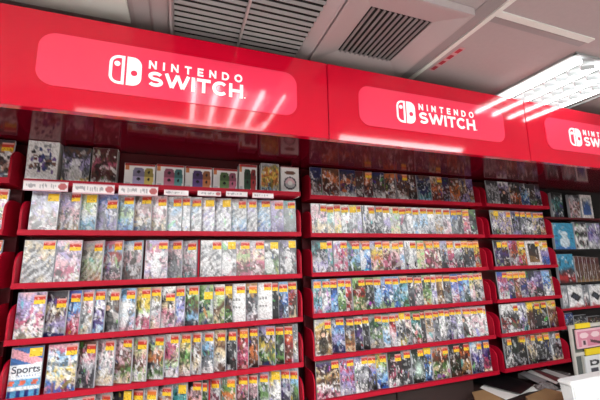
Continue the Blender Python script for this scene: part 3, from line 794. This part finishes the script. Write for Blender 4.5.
flat('paper_stack', 'stack of mixed grey papers carrying the leaflets under the right rack', 'papers', [(518, 378), (530, 371), (571, 378), (560, 386)], LZ+.0005, .030, MAT['film'])
def heap(name, label, cat, px, py, Z, rx, ry, h, m, seed):
    """crumpled see-through wrapping: a ruffled mound"""
    c = at_z(px, py, Z); rs = np.random.RandomState(seed); n = 30; bm = new()
    bump = smooth_noise(rs, n, n, 11); fine = rs.rand(n, n); g = []
    for i in range(n):
        row = []
        for j in range(n):
            u, v = j/(n-1)*2-1, i/(n-1)*2-1; r = min(1, u*u+v*v)
            row.append(bm.verts.new((u*rx, v*ry, .002+h*(1-r)**.7*(.35+.9*bump[i, j]+.15*fine[i, j]))))
        g.append(row)
    for i in range(n-1):
        for j in range(n-1): bm.faces.new((g[i][j], g[i][j+1], g[i+1][j+1], g[i+1][j]))
    o = link(name, bm, m); o.location = (c.x, c.y, Z); return tag(o, label, cat)
heap('plastic_wrap', 'crumpled greyish plastic wrap between the black folder and the white bin', 'plastic wrap', 546, 388, LZ+.0062, .075, .05, .03, MAT['film'], 3)

# display stand of pale posts with grey panels, at the right edge
YD = 1.70
a = at_y(570, 326, YD)
t = thing('display_stand', 'pale framed display stand with smoky grey panels at the right frame edge', 'display stand', (a.x, YD, LZ))
zt = a.z-LZ; wd = .62
def zz(x, y): return at_y(x, y, YD).z-LZ
zm = zz(578, 355)
boxo('post', 0, .018, 0, .018, 0, zt, MAT['post'], t, bevel=.002)
boxo('post', wd, wd+.018, 0, .018, 0, zt, MAT['post'], t, bevel=.002)
boxo('post', .085, .103, 0, .018, .0, zm-.011, MAT['post'], t, bevel=.002)
boxo('crossbar', .0185, wd-.0005, .001, .017, zt-.022, zt, MAT['post'], t, bevel=.002)
boxo('crossbar', .0185, wd-.0005, .001, .017, zm-.010, zm+.012, MAT['post'], t, bevel=.002)
boxo('panel', .0185, wd-.0005, .012, .0165, zm+.0125, zt-.0225, MAT['glass_grey'], t)
boxo('panel', .1035, wd-.0005, .012, .0165, .004, zm-.0105, MAT['glass_grey'], t)
boxo('panel', .0185, .0845, .012, .0165, .004, zm-.0105, MAT['glass_grey'], t)

def card(name, label, cat, xa, xb, ya, yb, Y, frame_m, img, border, group=None):
    A = at_y(xa, (ya+yb)/2, Y); B = at_y(xb, (ya+yb)/2, Y); c = (xa+xb)/2
    z1, z0 = at_y(c, ya, Y).z, at_y(c, yb, Y).z; w, h = B.x-A.x, z1-z0
    o = thing(name, label, cat, ((A.x+B.x)/2, Y, z0), group)
    boxo('frame', -w/2, w/2, 0, .010, 0, h, frame_m, o, bevel=.0015)
    if img is not None: painted_grid('picture', w-2*border, h-2*border, img, MAT['matte_print'], o, y=-.0007, z0=border)
    return o
def pink_pic():
    ny, nx = 26, 30; im = np.ones((ny, nx, 3))*np.array(rgb(222, 138, 160)); V, U = np.meshgrid(np.linspace(0, 1, ny), np.linspace(0, 1, nx), indexing='ij')
    for u in (.26, .74): im[((U-u)/.19)**2+((V-.28)/.2)**2 < 1] = rgb(250, 216, 222)
    im[(V > .56) & (abs(U-.25) < .12)] = rgb(236, 190, 200); im[(V > .6) & (V < .9) & (abs(U-.24) < .05)] = rgb(70, 40, 54)
    im[(abs(V-.75-(U-.65)*.5) < .09) & (U > .5) & (U < .9)] = rgb(84, 52, 60)
    return im
def glyph_pic():
    ny, nx = 28, 20; im = np.ones((ny, nx, 3))*PALL['w']; V, U = np.meshgrid(np.linspace(0, 1, ny), np.linspace(0, 1, nx), indexing='ij')
    im[(((U-.45)/.28)**2+((V-.3)/.17)**2 < 1)] = PALL['k']; im[(((U-.42)/.13)**2+((V-.3)/.08)**2 < 1)] = PALL['w']; im[(V > .13) & (V < .47) & (U < .3) & (U > .16)] = PALL['k']
    im[(V > .62) & (V < .86) & (abs(U-.4) < .2)] = PALL['d']
    return im
YC = YD-.0125
card('framed_card', 'pink framed card with two pale round pictures on the display stand', 'card', 576.6, 603, 328.5, 347.5, YC, MAT['pink'], pink_pic(), .012)
card('framed_card', 'white framed card with a black letter below the pink card', 'card', 586, 606, 355, 376, YC, MAT['white_plastic'], glyph_pic(), .012)
card('price_tag', 'yellow price tag above the pink framed card', 'price tag', 576, 590.5, 323.3, 328.2, YC, MAT['yellow'], None, 0, 'yellow tags on the display stand')
card('price_tag', 'yellow price tag between the pink card and the white card', 'price tag', 586, 603, 348, 354.5, YC, MAT['yellow'], None, 0, 'yellow tags on the display stand')

# white bin
YB = 1.27
pa, pb = at_y(571, 383.5, YB), at_y(632, 375, YB)
zt = at_y(571, 383.5, YB).z; hb = zt-LZ; wb = pb.x-pa.x; db = .07
t = thing('bin', 'white rectangular plastic bin with a thick rim at the bottom right corner', 'bin', (pa.x+wb/2, YB+db/2, LZ))
bm = new(); q = []
for z, k in ((0, .86), (hb-.016, .96)):
    q.append([bm.verts.new((x*wb/2*k, y*db/2*k, z)) for x, y in ((-1, -1), (1, -1), (1, 1), (-1, 1))])
bm.faces.new(q[0][::-1]); bm.faces.new(q[1])
for k in range(4): bm.faces.new((q[0][k], q[0][(k+1) % 4], q[1][(k+1) % 4], q[1][k]))
link('bin_body', bm, MAT['white_plastic'], t, bevel=.006)
boxo('rim', -wb/2, wb/2, -db/2, db/2, hb-.0155, hb, MAT['white_plastic'], t, bevel=.005)
boxo('lid', -wb/2+.008, wb/2-.008, -db/2+.008, db/2-.008, hb+.0003, hb+.004, MAT['white_plastic'], t, bevel=.0015)
